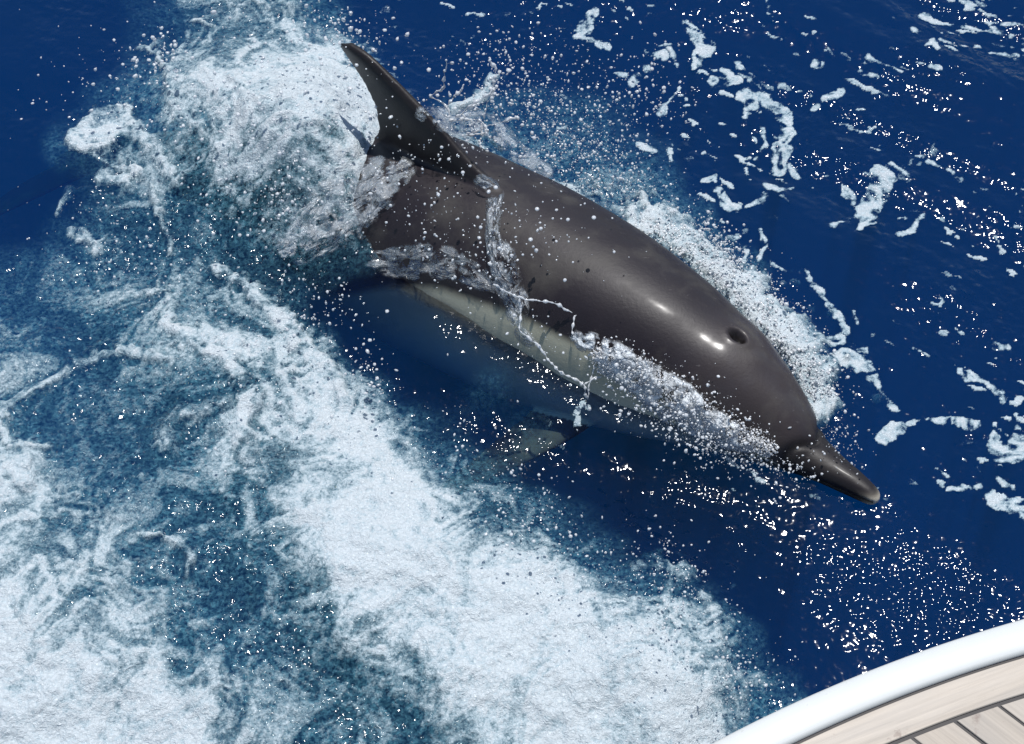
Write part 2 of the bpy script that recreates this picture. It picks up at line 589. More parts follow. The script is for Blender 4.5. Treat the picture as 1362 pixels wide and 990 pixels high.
# domain warp so that drawn lines wander like water
wx = 14 * fbm(Xc, Yc, 7, 4, 101)
wy = 14 * fbm(Xc, Yc, 7, 4, 202)
wmask = grid_sample(AIR, PX, PY)
QX, QY = PX + wx * (0.35 + 1.3 * wmask), PY + wy * (0.35 + 1.3 * wmask)
W = grid_sample(WHITE, QX, QY)
A = grid_sample(AIR, QX, QY)
far = 1 - sstep(1362, 1800, PX)
far_t = sstep(-420, -60, PY) * sstep(-900, -200, PX)
W *= far * far_t; A *= far * far_t
lines = np.zeros_like(W)
brk = fbm(Xc, Yc, 20, 4, 303, gain=.6) * 1.6
for pts, w, s in WAKE_LINES:
    d = seg_dist(QX + 6 * brk, QY - 6 * brk, pts) * (1 + .45 * brk)
    lines = np.maximum(lines, s * (1 - sstep(w * .25, w * 1.7, d)))
W = np.maximum(W * .93, lines * (1 + .35 * brk))
W = np.clip(.5 + (W - .5) * 1.12, 0, 1) * sstep(.0, .12, W)
W = np.maximum(W, .40 * A)
A = np.maximum(np.clip(A * 1.1 - .08, 0, 1), lines * .7)
# coverage noise with an even distribution
# swirls: noise carried along by larger eddies, with bright filaments between them
e1, e2 = fbm(Xc, Yc, 5.5, 2, 401), fbm(Xc, Yc, 5.5, 2, 402)
sx, sy = Xc + .085 * e1, Yc + .085 * e2
e3, e4 = fbm(sx, sy, 15, 2, 403), fbm(sx, sy, 15, 2, 404)
sx, sy = sx + .030 * e3, sy + .030 * e4
fila = 1 - np.abs(fbm(sx, sy, 10, 3, 405)) * 3.2
fila2 = 1 - np.abs(fbm(sx, sy, 27, 3, 406)) * 3.0
nz = .26 * fila + .22 * fila2 + .60 * fbm(sx, sy, 6, 3, 5) + .30 * fbm(sx, sy, 34, 3, 22) + .30 * fbm(Xc, Yc, 80, 2, 21)
rank = np.argsort(np.argsort(nz.ravel()[::7]))
srt = np.sort(nz.ravel()[::7])
U = np.interp(nz, srt, np.linspace(0, 1, len(srt)))
wf = np.clip(W * 1.04 + .58 * (U - .5) * np.clip(W * 4, 0, 1), 0, 1) * sstep(.03, .16, W)
# drifting patches with ragged, crisp edges
rag = 6.5 * fbm(Xc, Yc, 15, 5, 77, gain=.72)
thin = 1 + 1.1 * fbm(Xc, Yc, 11, 2, 78)
wnd = R(-32)
U1 = Xc * math.cos(wnd) + Yc * math.sin(wnd); V1 = -Xc * math.sin(wnd) + Yc * math.cos(wnd)
streak = fbm(Xc * .22 - Yc * .02, Yc + Xc * .22, 30, 3, 88)
drift_id = np.full(W.shape, -1)
drift = np.zeros_like(W)
DX, DY = PX + wx * .6, PY + wy * .6
for k, patch in enumerate(DRIFT):
    v = np.zeros_like(W)
    for pts, w in patch:
        cx = [p[0] for p in pts]; cy = [p[1] for p in pts]
        box = (PX > min(cx) - 50) & (PX < max(cx) + 50) & (PY > min(cy) - 50) & (PY < max(cy) + 50)
        d = (seg_dist(DX[box], DY[box], pts) + rag[box] * min(1.3, .5 + w / 12)) / np.clip(thin[box], .45, 1.8)
        v[box] = np.maximum(v[box], 1 - sstep(w * .92 - 2.6, w * .92 + 2.6, d))
    if k in (2, 3, 4, 6):
        v *= sstep(-.22, -.02, streak)
    sel = v > drift
    drift_id[sel] = k
    drift = np.maximum(drift, v)
# flecks of loose foam around the patches
fl = sstep(.70, .77, .5 + .5 * fbm(U1 * .6, V1, 40, 3, 55)) * sstep(.35, .7, .5 + .6 * fbm(Xc, Yc, 4, 2, 66))
fleck = fl * sstep(560, 700, PX + .6 * (400 - PY)) * (1 - sstep(620, 720, PY)) * inside * .9
drift *= inside
lace = np.clip(.62 + .75 * fila2 * .5 + .5 * fbm(Xc, Yc, 38, 3, 512), .12, 1)

T = np.clip(A, 0, 1)
# ---- heights
Z = .010 * np.sin(V1 * 7.0 + 1.5 * fbm(Xc, Yc, 1.2, 2, 3)) + .012 * fbm(U1 * .5, V1, 1.7, 2, 4)
calm = inside
Z += calm * (.0036 * fbm(U1 * .55, V1, 6, 2, 31) + .0011 * fbm(U1 * .7, V1, 14, 2, 32))
Z += calm * T * (.016 * fbm(Xc, Yc, 6, 2, 41) + .008 * fbm(Xc, Yc, 14, 2, 42) + .0045 * np.abs(fbm(Xc, Yc, 30, 3, 43)) + .0016 * fbm(Xc, Yc, 90, 2, 44))


opn = np.maximum(sstep(760, 1150, PX) * sstep(620, 250, PY), .5 * sstep(320, 60, PX) * sstep(330, 150, PY)) * inside * (1 - T)
Z += opn * (.018 * fbm(U1 * .30, V1, 4.2, 2, 141) + .0040 * fbm(U1 * .30, V1, 13, 3, 142))


def bump_at(px, py, rx, ry, h, ang=0):
    c = at(px, py, 0)
    ca, sa = math.cos(R(ang)), math.sin(R(ang))
    u = ((X - c[0]) * ca + (Y - c[1]) * sa) / rx
    v = (-(X - c[0]) * sa + (Y - c[1]) * ca) / ry
    return h * np.exp(-(u * u + v * v))


Z += bump_at(375, 180, .16, .15, .095) + bump_at(455, 225, .11, .10, .06) + bump_at(270, 130, .08, .12, .03)
Z += bump_at(455, 290, .16, .10, .050, -35)
Z += bump_at(560, 760, .40, .22, .05, -40) + bump_at(300, 480, .16, .12, .03, -40)
Z += bump_at(60, 850, .30, .25, .04) + bump_at(860, 860, .16, .2, .05)
Z += sstep(.1, .9, lines) * .010 * (1 + .6 * fbm(Xc, Yc, 20, 2, 91)) * calm
Z += bump_at(585, 452, .17, .085, .045, -40) + bump_at(760, 520, .20, .075, .035, -36) + bump_at(920, 575, .13, .06, .03, -36)
Z += np.clip(bump_at(600, 470, .22, .13, 1, -40) + bump_at(780, 545, .2, .1, 1, -36), 0, 1) * (.0075 * fbm(U1 * .6, V1, 10, 2, 601) + .0020 * fbm(Xc, Yc, 26, 2, 602))
Z += bump_at(960, 375, .10, .05, .02, -48) + bump_at(1050, 470, .10, .05, .02, -48)
cell = worley(Xc, Yc, 75, 3)
cell2 = worley(Xc, Yc, 150, 8)
Z = Z.astype(np.float64)

idx = np.arange(NX * NY).reshape(NY, NX)
quads = np.stack([idx[:-1, :-1], idx[:-1, 1:], idx[1:, 1:], idx[1:, :-1]], -1).reshape(-1, 4)
verts = np.stack([X, Y, Z], -1).reshape(-1, 3)
# close the body of water: walls and bottom far away
ring = np.concatenate([idx[0, :], idx[1:, -1], idx[-1, -2::-1], idx[-2:0:-1, 0]])
low = verts[ring].copy(); low[:, 2] = -12.0
n0 = len(verts); k = len(ring)
wall = np.stack([ring, n0 + np.arange(k), n0 + (np.arange(k) + 1) % k, np.roll(ring, -1)], -1)
cen = n0 + k
bot = np.stack([n0 + np.arange(k), np.full(k, cen), np.full(k, cen), n0 + (np.arange(k) + 1) % k], -1)
verts2 = np.concatenate([verts, low, [[0, 0, -12.0]]])
faces = [tuple(f) for f in bot[:, [0, 1, 3]].tolist()]
water = mesh_obj('water', verts2, np.concatenate([quads, wall]), M_WATER)
bm = bmesh.new(); bm.from_mesh(water.data); bm.verts.ensure_lookup_table()
for f in faces:
    bm.faces.new([bm.verts[i] for i in f])
bm.to_mesh(water.data); bm.free()
water.data.polygons.foreach_set('use_smooth', np.ones(len(water.data.polygons), bool))
extra = np.zeros(k + 1)
attr(water, 'air', np.concatenate([(np.clip(A * (.42 + .62 * U), 0, 1) * sstep(0.03, .2, A)).ravel(), extra]))
attr(water, 'rough', np.concatenate([T.ravel(), extra]))
tag(water, 'deep blue sea surface with ripples and sun glints', 'sea', kind='structure')


def foam_mesh(name, m, thick, lift=.0012, mat=None):
    keep = m > .03
    fq = keep[:-1, :-1] | keep[:-1, 1:] | keep[1:, 1:] | keep[1:, :-1]
    q = quads[fq.ravel()]
    if len(q) == 0:
        return None
    used, inv = np.unique(q.ravel(), return_inverse=True)
    mm = m.ravel()[used]
    v = verts[used].copy()
    lump = (1 - cell.ravel()[used]) * .5 + (1 - cell2.ravel()[used]) * .3 + .35 * nz.ravel()[used]
    v[:, 2] += np.where(mm > .06, lift, -.001) + thick * mm * (.25 + .8 * np.clip(lump, -.2, 1.6))
    o = mesh_obj(name, v, inv.reshape(-1, 4), mat or M_FOAM)
    attr(o, 'foam', mm)
    return o


splash_zone = (PY < 340 + .10 * PX) & (PX < 565 + .0 * PY)
bow_zone = (~splash_zone) & (PX > 560) & (PY < 270 + .36 * PX) & (PX + PY > 700) & (lines > .01)
wake_w = np.where(bow_zone | splash_zone, 0, wf) * inside
wf = wf * inside
o = foam_mesh('wake_foam', np.where((~splash_zone) & (~bow_zone), wf, 0), .006)
tag(o, 'churned white and pale blue wake foam beside the boat', 'foam', kind='stuff')
o = foam_mesh('splash_foam', np.where(splash_zone, wf, 0), .006)
tag(o, 'frothy white water boiling up behind the dolphin fin', 'foam', kind='stuff')
o = foam_mesh('bow_wave_foam', np.where(bow_zone, wf, 0), .013)
tag(o, 'white foam pushed up along both sides of the dolphin', 'foam', kind='stuff')
o = foam_mesh('loose_foam_flecks', np.where((drift < .05) & (wf < .05), fleck, 0), .002, mat=M_PATCH)
if o: tag(o, 'tiny scattered flecks of foam between the drifting patches', 'foam', kind='stuff')
PATCH_LABEL = {
    0: 'thick white foam patch with a thin tail on open dark blue water',
    1: 'long Y-shaped white foam patch drifting on dark blue water beyond the dolphin',
    2: 'broad streaky foam band lying across the lighter blue swell',
    14: 'thin hooked ring of foam between the two thick foam patches',
    31: 'winding foam ribbon trailing off the far side of the dolphin head',
    35: 'wide forked foam patch ahead of the dolphin beak',
    36: 'flat white foam patch beside the forked foam patch ahead of the beak',
    29: 'broken curved string of foam beside the dolphin blowhole',
    12: 'upright ragged foam strip beyond the dolphin back',
    3: 'thin broken foam streaks along the near edge of the broad foam band',
    4: 'slanting foam streak on the near side of the broad foam band',
    5: 'pair of small foam flecks between the broad band and the slanting streak',
    6: 'thin stepped foam streaks between the slanting streak and the Y-shaped patch',
    10: 'hooked foam patch touching the head of the Y-shaped patch on the fin side',
    11: 'forked foam streak reaching out from the stem of the Y-shaped patch',
    15: 'boomerang foam patch below the foot of the Y-shaped patch',
    16: 'round foam spot beyond the dolphin back, near the squiggled foam patch',
    17: 'squiggled foam patch beside the round foam spot beyond the back',
    18: 'curved foam streak between the squiggled and the boomerang foam patches',
    19: 'short foam streak beside the top of the thick tailed patch',
    21: 'arched thin foam streak on the swell beyond the thick tailed patch',
    22: 'forked foam patch lying on the far side of the thick tailed patch',
    24: 'S-shaped foam wisp alongside the stem of the Y-shaped patch',
    27: 'oval foam patch in the gap between the bow wave and the boomerang patch',
    33: 'bent foam streak out beyond the winding foam ribbon',
    34: 'small flat foam streak between the foam string and the bent streak',
    38: 'thin foam streak ahead of the beak tip',
    39: 'bent foam patch among the spray beyond the dorsal fin',
    40: 'two-armed foam patch between the spray and the upright ragged strip',
    41: 'slim slanting foam streak below the two-armed patch',
    43: 'wedge-shaped foam patch floating just beyond the dolphin back',
}
for kk in range(len(DRIFT)):
    o = foam_mesh('foam_patch', np.where(drift_id == kk, drift * lace, 0), .0014, mat=M_PATCH)
    if o:
        tag(o, PATCH_LABEL.get(kk, 'small ragged white foam patch drifting on dark blue water'), 'foam patch', 'foam patches drifting on the open water')

# ------------------------------------------------------------------ dolphin
# stations from the beak tip: distance, top, bottom, half width (metres)
ST = np.array([
    (0.000, -.036, -.046, .006), (0.006, -.028, -.053, .013), (0.020, -.022, -.057, .0165), (0.050, -.017, -.061, .0225), (0.095, -.013, -.067, .0305),
    (0.125, -.009, -.071, .039), (0.138, -.006, -.074, .0425), (0.147, .002, -.077, .047), (0.158, .013, -.080, .053), (0.180, .032, -.087, .064), (0.215, .056, -.099, .081),
    (0.270, .084, -.116, .102), (0.330, .108, -.136, .120), (0.360, .112, -.146, .127), (0.450, .136, -.176, .147), (0.600, .165, -.215, .172), (0.800, .185, -.250, .186),
    (1.000, .186, -.255, .186), (1.200, .166, -.215, .160), (1.400, .132, -.124, .110), (1.600, .098, -.090, .072), (1.800, .066, -.060, .042),
    (1.950, .046, -.044, .027), (2.100, .026, -.026, .018), (2.160, .010, -.010, .010)])
ST[:, 3] *= np.interp(ST[:, 0], [0, .14, .2, .3, .5, .8, 1.2], [1.04, .97, .86, .88, .95, .97, 1.0])


def cub(xs, ys, x):
    """smooth interpolation (monotone cubic)"""
    xs = np.asarray(xs, float); ys = np.asarray(ys, float)
    h = np.diff(xs); d = np.diff(ys) / h
    m = np.zeros_like(ys)
    m[1:-1] = np.where(d[:-1] * d[1:] > 0, 2 * d[:-1] * d[1:] / (d[:-1] + d[1:] + 1e-12), 0)
    m[0], m[-1] = d[0], d[-1]
    x = np.clip(x, xs[0], xs[-1])
    i = np.clip(np.searchsorted(xs, x) - 1, 0, len(h) - 1)
    t = (x - xs[i]) / h[i]
    return ((2 * t ** 3 - 3 * t ** 2 + 1) * ys[i] + (t ** 3 - 2 * t ** 2 + t) * h[i] * m[i]
            + (-2 * t ** 3 + 3 * t ** 2) * ys[i + 1] + (t ** 3 - t ** 2) * h[i] * m[i + 1])


def prof(s):
    return cub(ST[:, 0], ST[:, 1], s), cub(ST[:, 0], ST[:, 2], s), cub(ST[:, 0], ST[:, 3], s)


def loft(rings):
    """closed mesh from rings of equal length"""
    n = len(rings[0]); v = np.concatenate(rings).tolist(); f = []
    for a in range(len(rings) - 1):
        for i in range(n):
            j = (i + 1) % n
            f.append((a * n + i, a * n + j, (a + 1) * n + j, (a + 1) * n + i))
    f.append(tuple(range(n - 1, -1, -1)))
    f.append(tuple((len(rings) - 1) * n + i for i in range(n)))
    return v, f


def foil(lead, trail, norm, th, n=14):
    """ring of a fin section between a leading and a trailing point"""
    lead, trail, norm = map(np.array, (lead, trail, norm))
    out = []
    for k in range(2 * n):
        t = k / n
        u = t if t <= 1 else 2 - t
        u2 = .5 - .5 * math.cos(math.pi * u)
        y = th * (2.97 * math.sqrt(u2) - 1.26 * u2 - 3.516 * u2 ** 2 + 2.843 * u2 ** 3 - 1.036 * u2 ** 4) * .5
        out.append(lead + (trail - lead) * u2 + norm * (y if t <= 1 else -y))
    return np.array(out)


parts = []
ss = np.concatenate([np.linspace(0, .03, 8), np.linspace(.04, .4, 50), np.linspace(.42, 2.16, 90)])
rings = []
NA = 72
for s in ss:
    t, b_, w = [float(q) for q in prof(s)]
    zc = (t + b_) / 2; hh = (t - b_) / 2
    a = np.linspace(0, 2 * math.pi, NA, endpoint=False)
    e = 0.94
    cy, cz = np.sin(a), np.cos(a)
    yy = np.sign(cy) * np.abs(cy) ** e * w
    zz = np.sign(cz) * np.abs(cz) ** e * hh
    rings.append(np.stack([np.full(NA, -s), yy, zc + zz], -1))
parts.append(loft(rings))
# dorsal fin
fl_s = [(0, .775, 1.125), (.10, .830, 1.100), (.25, .885, 1.080), (.45, .936, 1.076), (.65, .984, 1.086), (.82, 1.026, 1.103), (.92, 1.052, 1.115), (.98, 1.074, 1.120), (1, 1.090, 1.114)]
fl_s = [(a_, b_ - .024, c_ - .024) for a_, b_, c_ in fl_s]
FH = .222
rr = []
for k in np.linspace(0, 1, 26):
    hk = k
    le = float(cub([q[0] for q in fl_s], [q[1] for q in fl_s], hk)); te = float(cub([q[0] for q in fl_s], [q[2] for q in fl_s], hk))
    z = .166 + FH * hk
    if k == 0: z = .13
    rr.append(foil((-le, 0, z), (-te, 0, z - .004), (0, 1, 0), .034 * (1 - .55 * hk)))
parts.append(loft(rr))
# flippers
for sg in (-1, 1):
    rr = []
    for k in np.linspace(0, 1, 18):
        le_s = .50 + .19 * k ** 1.25 + .03 * k ** 4
        ch = (.125 - .045 * k) * math.sqrt(max(1e-4, 1 - k ** 3.2)) + .004
        out = .10 + .26 * k
        dz = -.11 - .15 * k
        rr.append(foil((-le_s, sg * out, dz), (-(le_s + ch), sg * out, dz - .012), (0, sg * .45, .89), .026 * (1 - .6 * k)))
    parts.append(loft(rr))
# flukes
for sg in (-1, 1):
    rr = []
    for k in np.linspace(0, 1, 16):
        le_s = 1.93 + .20 * k ** .9
        te_s = 2.16 + .05 * math.sin(k * 2.6) + .0 * k - .02 * (1 - k)
        ch = max(.008, (te_s - le_s) * math.sqrt(max(0, 1 - k ** 4)))
        rr.append(foil((-le_s, sg * (.0 + .26 * k), 0), (-(le_s + ch), sg * (.0 + .26 * k), 0), (0, 0, 1), .03 * (1 - .7 * k)))
    parts.append(loft(rr))
av, af, base = [], [], 0
for v, f in parts:
    av += v; af += [tuple(i + base for i in q) for q in f]; base += len(v)
tmp = mesh_obj('dolphin_tmp', av, af)
bm = bmesh.new(); bm.from_mesh(tmp.data)
bmesh.ops.recalc_face_normals(bm, faces=bm.faces)
bm.to_mesh(tmp.data); bm.free()
md = tmp.modifiers.new('r', 'REMESH'); md.mode = 'VOXEL'; md.voxel_size = .0045
dg = bpy.context.evaluated_depsgraph_get()
ev = tmp.evaluated_get(dg).to_mesh()
nv = len(ev.vertices)
co = np.empty(nv * 3, np.float32); ev.vertices.foreach_get('co', co); co = co.reshape(-1, 3).astype(float)
nq = len(ev.polygons)
lt = np.empty(nq, np.int32); ev.polygons.foreach_get('loop_total', lt)
li = np.empty(len(ev.loops), np.int32); ev.loops.foreach_get('vertex_index', li)
ed = np.empty(len(ev.edges) * 2, np.int32); ev.edges.foreach_get('vertices', ed); ed = ed.reshape(-1, 2)
ls = np.concatenate([[0], np.cumsum(lt)[:-1]])
dq = li[(ls[lt == 4][:, None] + np.arange(4)[None])] if (lt == 4).any() else None
tri = [tuple(li[a:a + 3]) for a in ls[lt == 3]]
bpy.data.objects.remove(tmp)
deg = np.bincount(ed.ravel(), minlength=nv)[:, None]
for it in range(8):
    acc = np.zeros_like(co)
    for a in range(3):
        acc[:, a] = np.bincount(ed[:, 0], co[ed[:, 1], a], nv) + np.bincount(ed[:, 1], co[ed[:, 0], a], nv)
    lap = acc / np.maximum(deg, 1) - co
    co += (0.55 if it % 2 == 0 else -.50) * lap if it < 6 else .4 * lap

S = -co[:, 0]
pt, pb, pw = prof(np.clip(S, 0, 2.16))
zc = (pt + pb) / 2; hh = np.maximum((pt - pb) / 2, .004)
cz = (co[:, 2] - zc) / hh; cy = co[:, 1] / np.maximum(pw, .004)
phi = np.arctan2(np.abs(cy), cz)
fin = (co[:, 2] > pt + .006) & (S > .7) & (S < 1.25)
# blowhole: a crescent pit on the crown, with a swelling behind it
bs, by = .326, 0.0
ds, dy = S - bs, co[:, 1] - by
top = co[:, 2] > zc
r2 = ((ds - .06 * np.abs(dy) * 0 - 14 * dy * dy * 0) / .0125) ** 2 + (dy / .0095) ** 2
pit = np.exp(-np.clip(r2, 0, 40) ** 1.4) * top
rim = np.exp(-((np.sqrt(r2) - 1.7) / .5) ** 2) * top
co[:, 2] -= .022 * pit
co[:, 2] += .0022 * rim
co[:, 2] += .003 * np.exp(-((S - .28) / .020) ** 2 - (co[:, 1] / .030) ** 2) * top
# mouth line groove along the beak into the cheek
mz = cub([0, .05, .12, .17, .24], [-.042, -.045, -.052, -.056, -.048], S)
mouth = np.exp(-((co[:, 2] - mz) / .0035) ** 2) * (S < .235) * (S > .004)
co[:, 1] -= np.sign(co[:, 1]) * .006 * mouth
# crease where the beak meets the forehead
cs_ = S - .136 - .55 * np.abs(co[:, 1])
cre = np.exp(-(cs_ / .006) ** 2) * sstep(-.055, -.035, co[:, 2])
co[:, 2] -= .006 * cre
co[:, 1] *= 1 - .10 * cre
# colours of the pattern
pc = cub([0, .12, .2, .30, .40, .52, .66, .80, .92, 1.02, 1.12, 1.25, 1.45, 2.2],
         [2.3, 2.1, 1.8, 1.48, 1.24, 1.14, 1.08, 1.10, 1.30, 1.55, 1.8, 2.1, 2.3, 2.3], S)
light = sstep(-.05, .07, phi - pc) * (~fin) * (S > .1)
flip = (cy ** 2 + cz ** 2 > 1.16) & (S > .45) & (S < .98) & (co[:, 2] < 0)
light = np.where(flip, .05, light)
belly = sstep(.25, .9, phi - pc)
pale = np.exp(-(S / .020) ** 2) * sstep(-.022, -.036, co[:, 2]) + .30 * np.exp(-((S - .075) / .04) ** 2) * sstep(.9, .3, phi) * sstep(.1, .4, phi) * 0
beakm = sstep(.008, -.006, cs_) * (1 - np.clip(pale, 0, 1))
hole = np.clip(pit * 3.0 + .7 * cre + 0.62 * beakm + .9 * mouth + .65 * sstep(.0, .03, co[:, 2] - pt) * fin, 0, 1)
pale = pale + .07 * np.exp(-((S - .10) / .03) ** 2 - ((phi - .75) / .25) ** 2)
headm = sstep(.42, .30, S) * sstep(.13, .18, S)

# pose: bend the straight model along its back line in the sea
tip = at(1172, 662, .025); finp = at(565, 205, .14)
hd = (tip - finp)[:2]; hd /= np.linalg.norm(hd)
s_k = [0, .15, .36, .6, .9, 1.15, 1.45, 1.8, 2.2]
z_k = [.066, .062, .050, .020, -.032, -.11, -.26, -.46, -.75]
lat_k = [0, .002, .004, -.003, -.016, -.016, -.016, -.02, -.03]


def pose(p):
    s = -p[:, 0]
    def ax(q):
        return cub(s_k, z_k, q), cub(s_k, lat_k, q)
    z, l = ax(s); z2, l2 = ax(np.clip(s + .01, 0, 2.2)); z1, l1 = ax(np.clip(s - .01, 0, 2.2))
    # beyond the tip or tail continue straight
    fw = np.stack([np.full_like(s, .02), -(l2 - l1), -(z2 - z1)], -1)
    fw /= np.linalg.norm(fw, axis=1)[:, None]
    up = np.array([0, 0, 1.0]) - fw * fw[:, 2:3]
    up /= np.linalg.norm(up, axis=1)[:, None]
    lf = np.cross(up, fw)
    roll = cub([0, .3, .6, 1.0, 2.2], [R(13), R(14), R(10), R(5), R(3)], s)[:, None]
    up2 = up * np.cos(roll) + lf * np.sin(roll)
    lf2 = lf * np.cos(roll) - up * np.sin(roll)
    base = np.stack([-s, l, z], -1)
    q = base + lf2 * p[:, 1:2] + up2 * p[:, 2:3]
    org = tip - np.array([0, 0, tip[2]])
    F_, L_ = np.array([hd[0], hd[1], 0]), np.array([-hd[1], hd[0], 0])
    return org + q[:, :1] * F_ + q[:, 1:2] * L_ + np.array([0, 0, 1.0]) * q[:, 2:3], F_


wco, F_ = pose(co)
org = np.array([tip[0], tip[1], 0.0])
dol = mesh_obj('dolphin', wco - org, dq, M_SKIN)
if tri:
    bm = bmesh.new(); bm.from_mesh(dol.data); bm.verts.ensure_lookup_table()
    for f in tri:
        try: bm.faces.new([bm.verts[int(i)] for i in f])
        except ValueError: pass
    bm.to_mesh(dol.data); bm.free()
    dol.data.polygons.foreach_set('use_smooth', np.ones(len(dol.data.polygons), bool))
dol.location = org.tolist()
for nm, d in (('light', light), ('belly', belly), ('pale', pale), ('hole', hole), ('head', headm)):
    attr(dol, nm, d)
tag(dol, 'dark grey-brown dolphin with pale belly surging half out of the water', 'dolphin')
# eyes
for sg in (-1, 1):
    bm = bmesh.new()
    bmesh.ops.create_uvsphere(bm, u_segments=16, v_segments=10, radius=.011)
    v = np.array([x.co[:] for x in bm.verts]); f = [[q.index for q in x.verts] for x in bm.faces]
    bm.free()
    s0 = .255; t, b_, w = [float(q) for q in prof(np.array([s0]))]
    p = np.array([-s0, sg * (w - .004), -.030]) + v * np.array([1.2, .7, .8])
    q, _ = pose(p)
    mesh_obj('eye', q - org, f, M_EYE, dol)

# ------------------------------------------------------------------ spray
def ico(sub):
    bm = bmesh.new(); bmesh.ops.create_icosphere(bm, subdivisions=sub, radius=1)
    v = np.array([x.co[:] for x in bm.verts]); f = np.array([[q.index for q in x.verts] for x in bm.faces])
    bm.free(); return v, f


ICO = {1: ico(1), 2: ico(2)}


def drops_obj(name, pos, rad, mat, stretch=.5, sub=1):
    v, f = ICO[sub]
    n = len(pos)
    sc_ = rad[:, None] * (1 + stretch * rng.uniform(-1, 1, (n, 3)))
    V = v[None] * sc_[:, None, :] * (1 + .22 * rng.uniform(-1, 1, (n, len(v), 1)))
    # random turn about z and tilt
    a = rng.uniform(0, 6.28, n)
    ca, sa = np.cos(a)[:, None], np.sin(a)[:, None]
    x, y = V[..., 0] * ca - V[..., 1] * sa, V[..., 0] * sa + V[..., 1] * ca
    V = np.stack([x, y, V[..., 2]], -1) + pos[:, None, :]
    Fc = (f[None] + (np.arange(n) * len(v))[:, None, None]).reshape(-1, 3)
    return mesh_obj(name, V.reshape(-1, 3), Fc, mat)


def cloud(spec):
    """spec: px, py, rx, ry, angle, z0, z1, count, r0, r1"""
    P, Q = [], []
    for px, py, rx, ry, ang, z0, z1, n, r0, r1 in spec:
        u = rng.normal(0, .55, n); v = rng.normal(0, .55, n)
        ca, sa = math.cos(R(ang)), math.sin(R(ang))
        x = px + u * rx * ca - v * ry * sa; y = py + u * rx * sa + v * ry * ca
        z = rng.uniform(z0, z1, n)
        P.append(at(x, y, z)); Q.append(r0 + (r1 - r0) * rng.random(n) ** 3.0)
    return np.concatenate(P), np.concatenate(Q)


from mathutils.bvhtree import BVHTree
bvh = BVHTree.FromPolygons([tuple(q) for q in wco], [tuple(int(i) for i in q) for q in dq])


def surf_z(x, y):
    """height of the sea at x, y"""
    u = np.interp(x, gx, np.arange(NX)); v = np.interp(y, gy, np.arange(NY))
    return Z[np.clip(np.round(v).astype(int), 0, NY - 1), np.clip(np.round(u).astype(int), 0, NX - 1)]


CAMP = Vector((0, 0, CAM_H))


def drape(px, py):
    """the first surface, dolphin or sea, seen at photograph pixels"""
    px = np.asarray(px, float).ravel(); py = np.asarray(py, float).ravel()
    p = at(px, py, np.zeros(len(px)))
    for _ in range(4):
        p = at(px, py, surf_z(p[:, 0], p[:, 1]))
    drape.body = np.zeros(len(px), bool)
    for i in range(len(px)):
        d = Vector(p[i]) - CAMP
        h = bvh.ray_cast(CAMP, d.normalized())
        if h[0] is not None and h[3] < d.length:
            p[i] = h[0]
            drape.body[i] = True
    return p


def film(name, centre, label, lift, seed, fu=.05, fv=.16, dens=1.0, milk=.5):
    """a torn sheet of water lying on what is under it; centre: (px, py, half width px)"""
    c = np.array(centre, float)
    L = np.concatenate([[0], np.cumsum(np.hypot(*np.diff(c[:, :2], axis=0).T))])
    nu, nv_ = max(6, int(L[-1] / 2.6)), max(6, int(c[:, 2].max() * 2 / 2.6))
    t = np.linspace(0, L[-1], nu); v = np.linspace(-1, 1, nv_)
    cx, cy, w = cub(L, c[:, 0], t), cub(L, c[:, 1], t), cub(L, c[:, 2], t)
    dx, dy = np.gradient(cx), np.gradient(cy); nn = np.hypot(dx, dy) + 1e-9
    PXf = cx[:, None] - (dy / nn * w)[:, None] * v[None]; PYf = cy[:, None] + (dx / nn * w)[:, None] * v[None]
    PXf = PXf + 5 * fbm(PXf / 60, PYf / 60, 1, 3, seed); PYf = PYf + 5 * fbm(PXf / 60, PYf / 60, 1, 3, seed + 4)
    base_p = drape(PXf, PYf).reshape(nu, nv_, 3)
    # smooth the draped heights so that the sheet bridges steps
    h = base_p[..., 2].copy()
    for _ in range(10):
        q = np.pad(h, 1, mode='edge')
        h = np.maximum(h, (q[:-2, 1:-1] + q[2:, 1:-1] + q[1:-1, :-2] + q[1:-1, 2:]) / 4)
    tt = np.repeat((t / L[-1])[:, None], nv_, 1); vv = np.repeat(v[None], nu, 0)
    edge_ = sstep(1.0, .35, np.abs(vv)) * sstep(0, .12, tt) * sstep(1, .88, tt)
    h = h + (lift * (.4 + .6 * edge_) + .010 * fbm(PXf / 22, PYf / 22, 1, 3, seed + 8)) * sstep(0, .3, edge_) + .003
    P3 = at(PXf.ravel(), PYf.ravel(), h.ravel())
    cov = sstep(.16, .62, edge_ * (.95 + 2.0 * fbm(PXf / 30, PYf / 30, 1, 4, seed + 30, gain=.65))) * dens
    ii = np.arange(nu * nv_).reshape(nu, nv_)
    fq = np.stack([ii[:-1, :-1], ii[1:, :-1], ii[1:, 1:], ii[:-1, 1:]], -1).reshape(-1, 4)
    keep = cov.ravel()[fq].max(1) > .04
    o = mesh_obj(name, P3, fq[keep], M_FILM)
    attr(o, 'cover', np.clip(cov, 0, 1))
    attr(o, 'milk', np.full(len(P3), milk))
    fa = o.data.attributes.new('flow', 'FLOAT_VECTOR', 'POINT')
    fl_ = np.stack([tt * L[-1] * fu, vv * w[:, None] * fv, np.full(tt.shape, seed * 1.7)], -1)
    fa.data.foreach_set('vector', fl_.astype(np.float32).ravel())
    tag(o, label, 'water sheet')
    return o


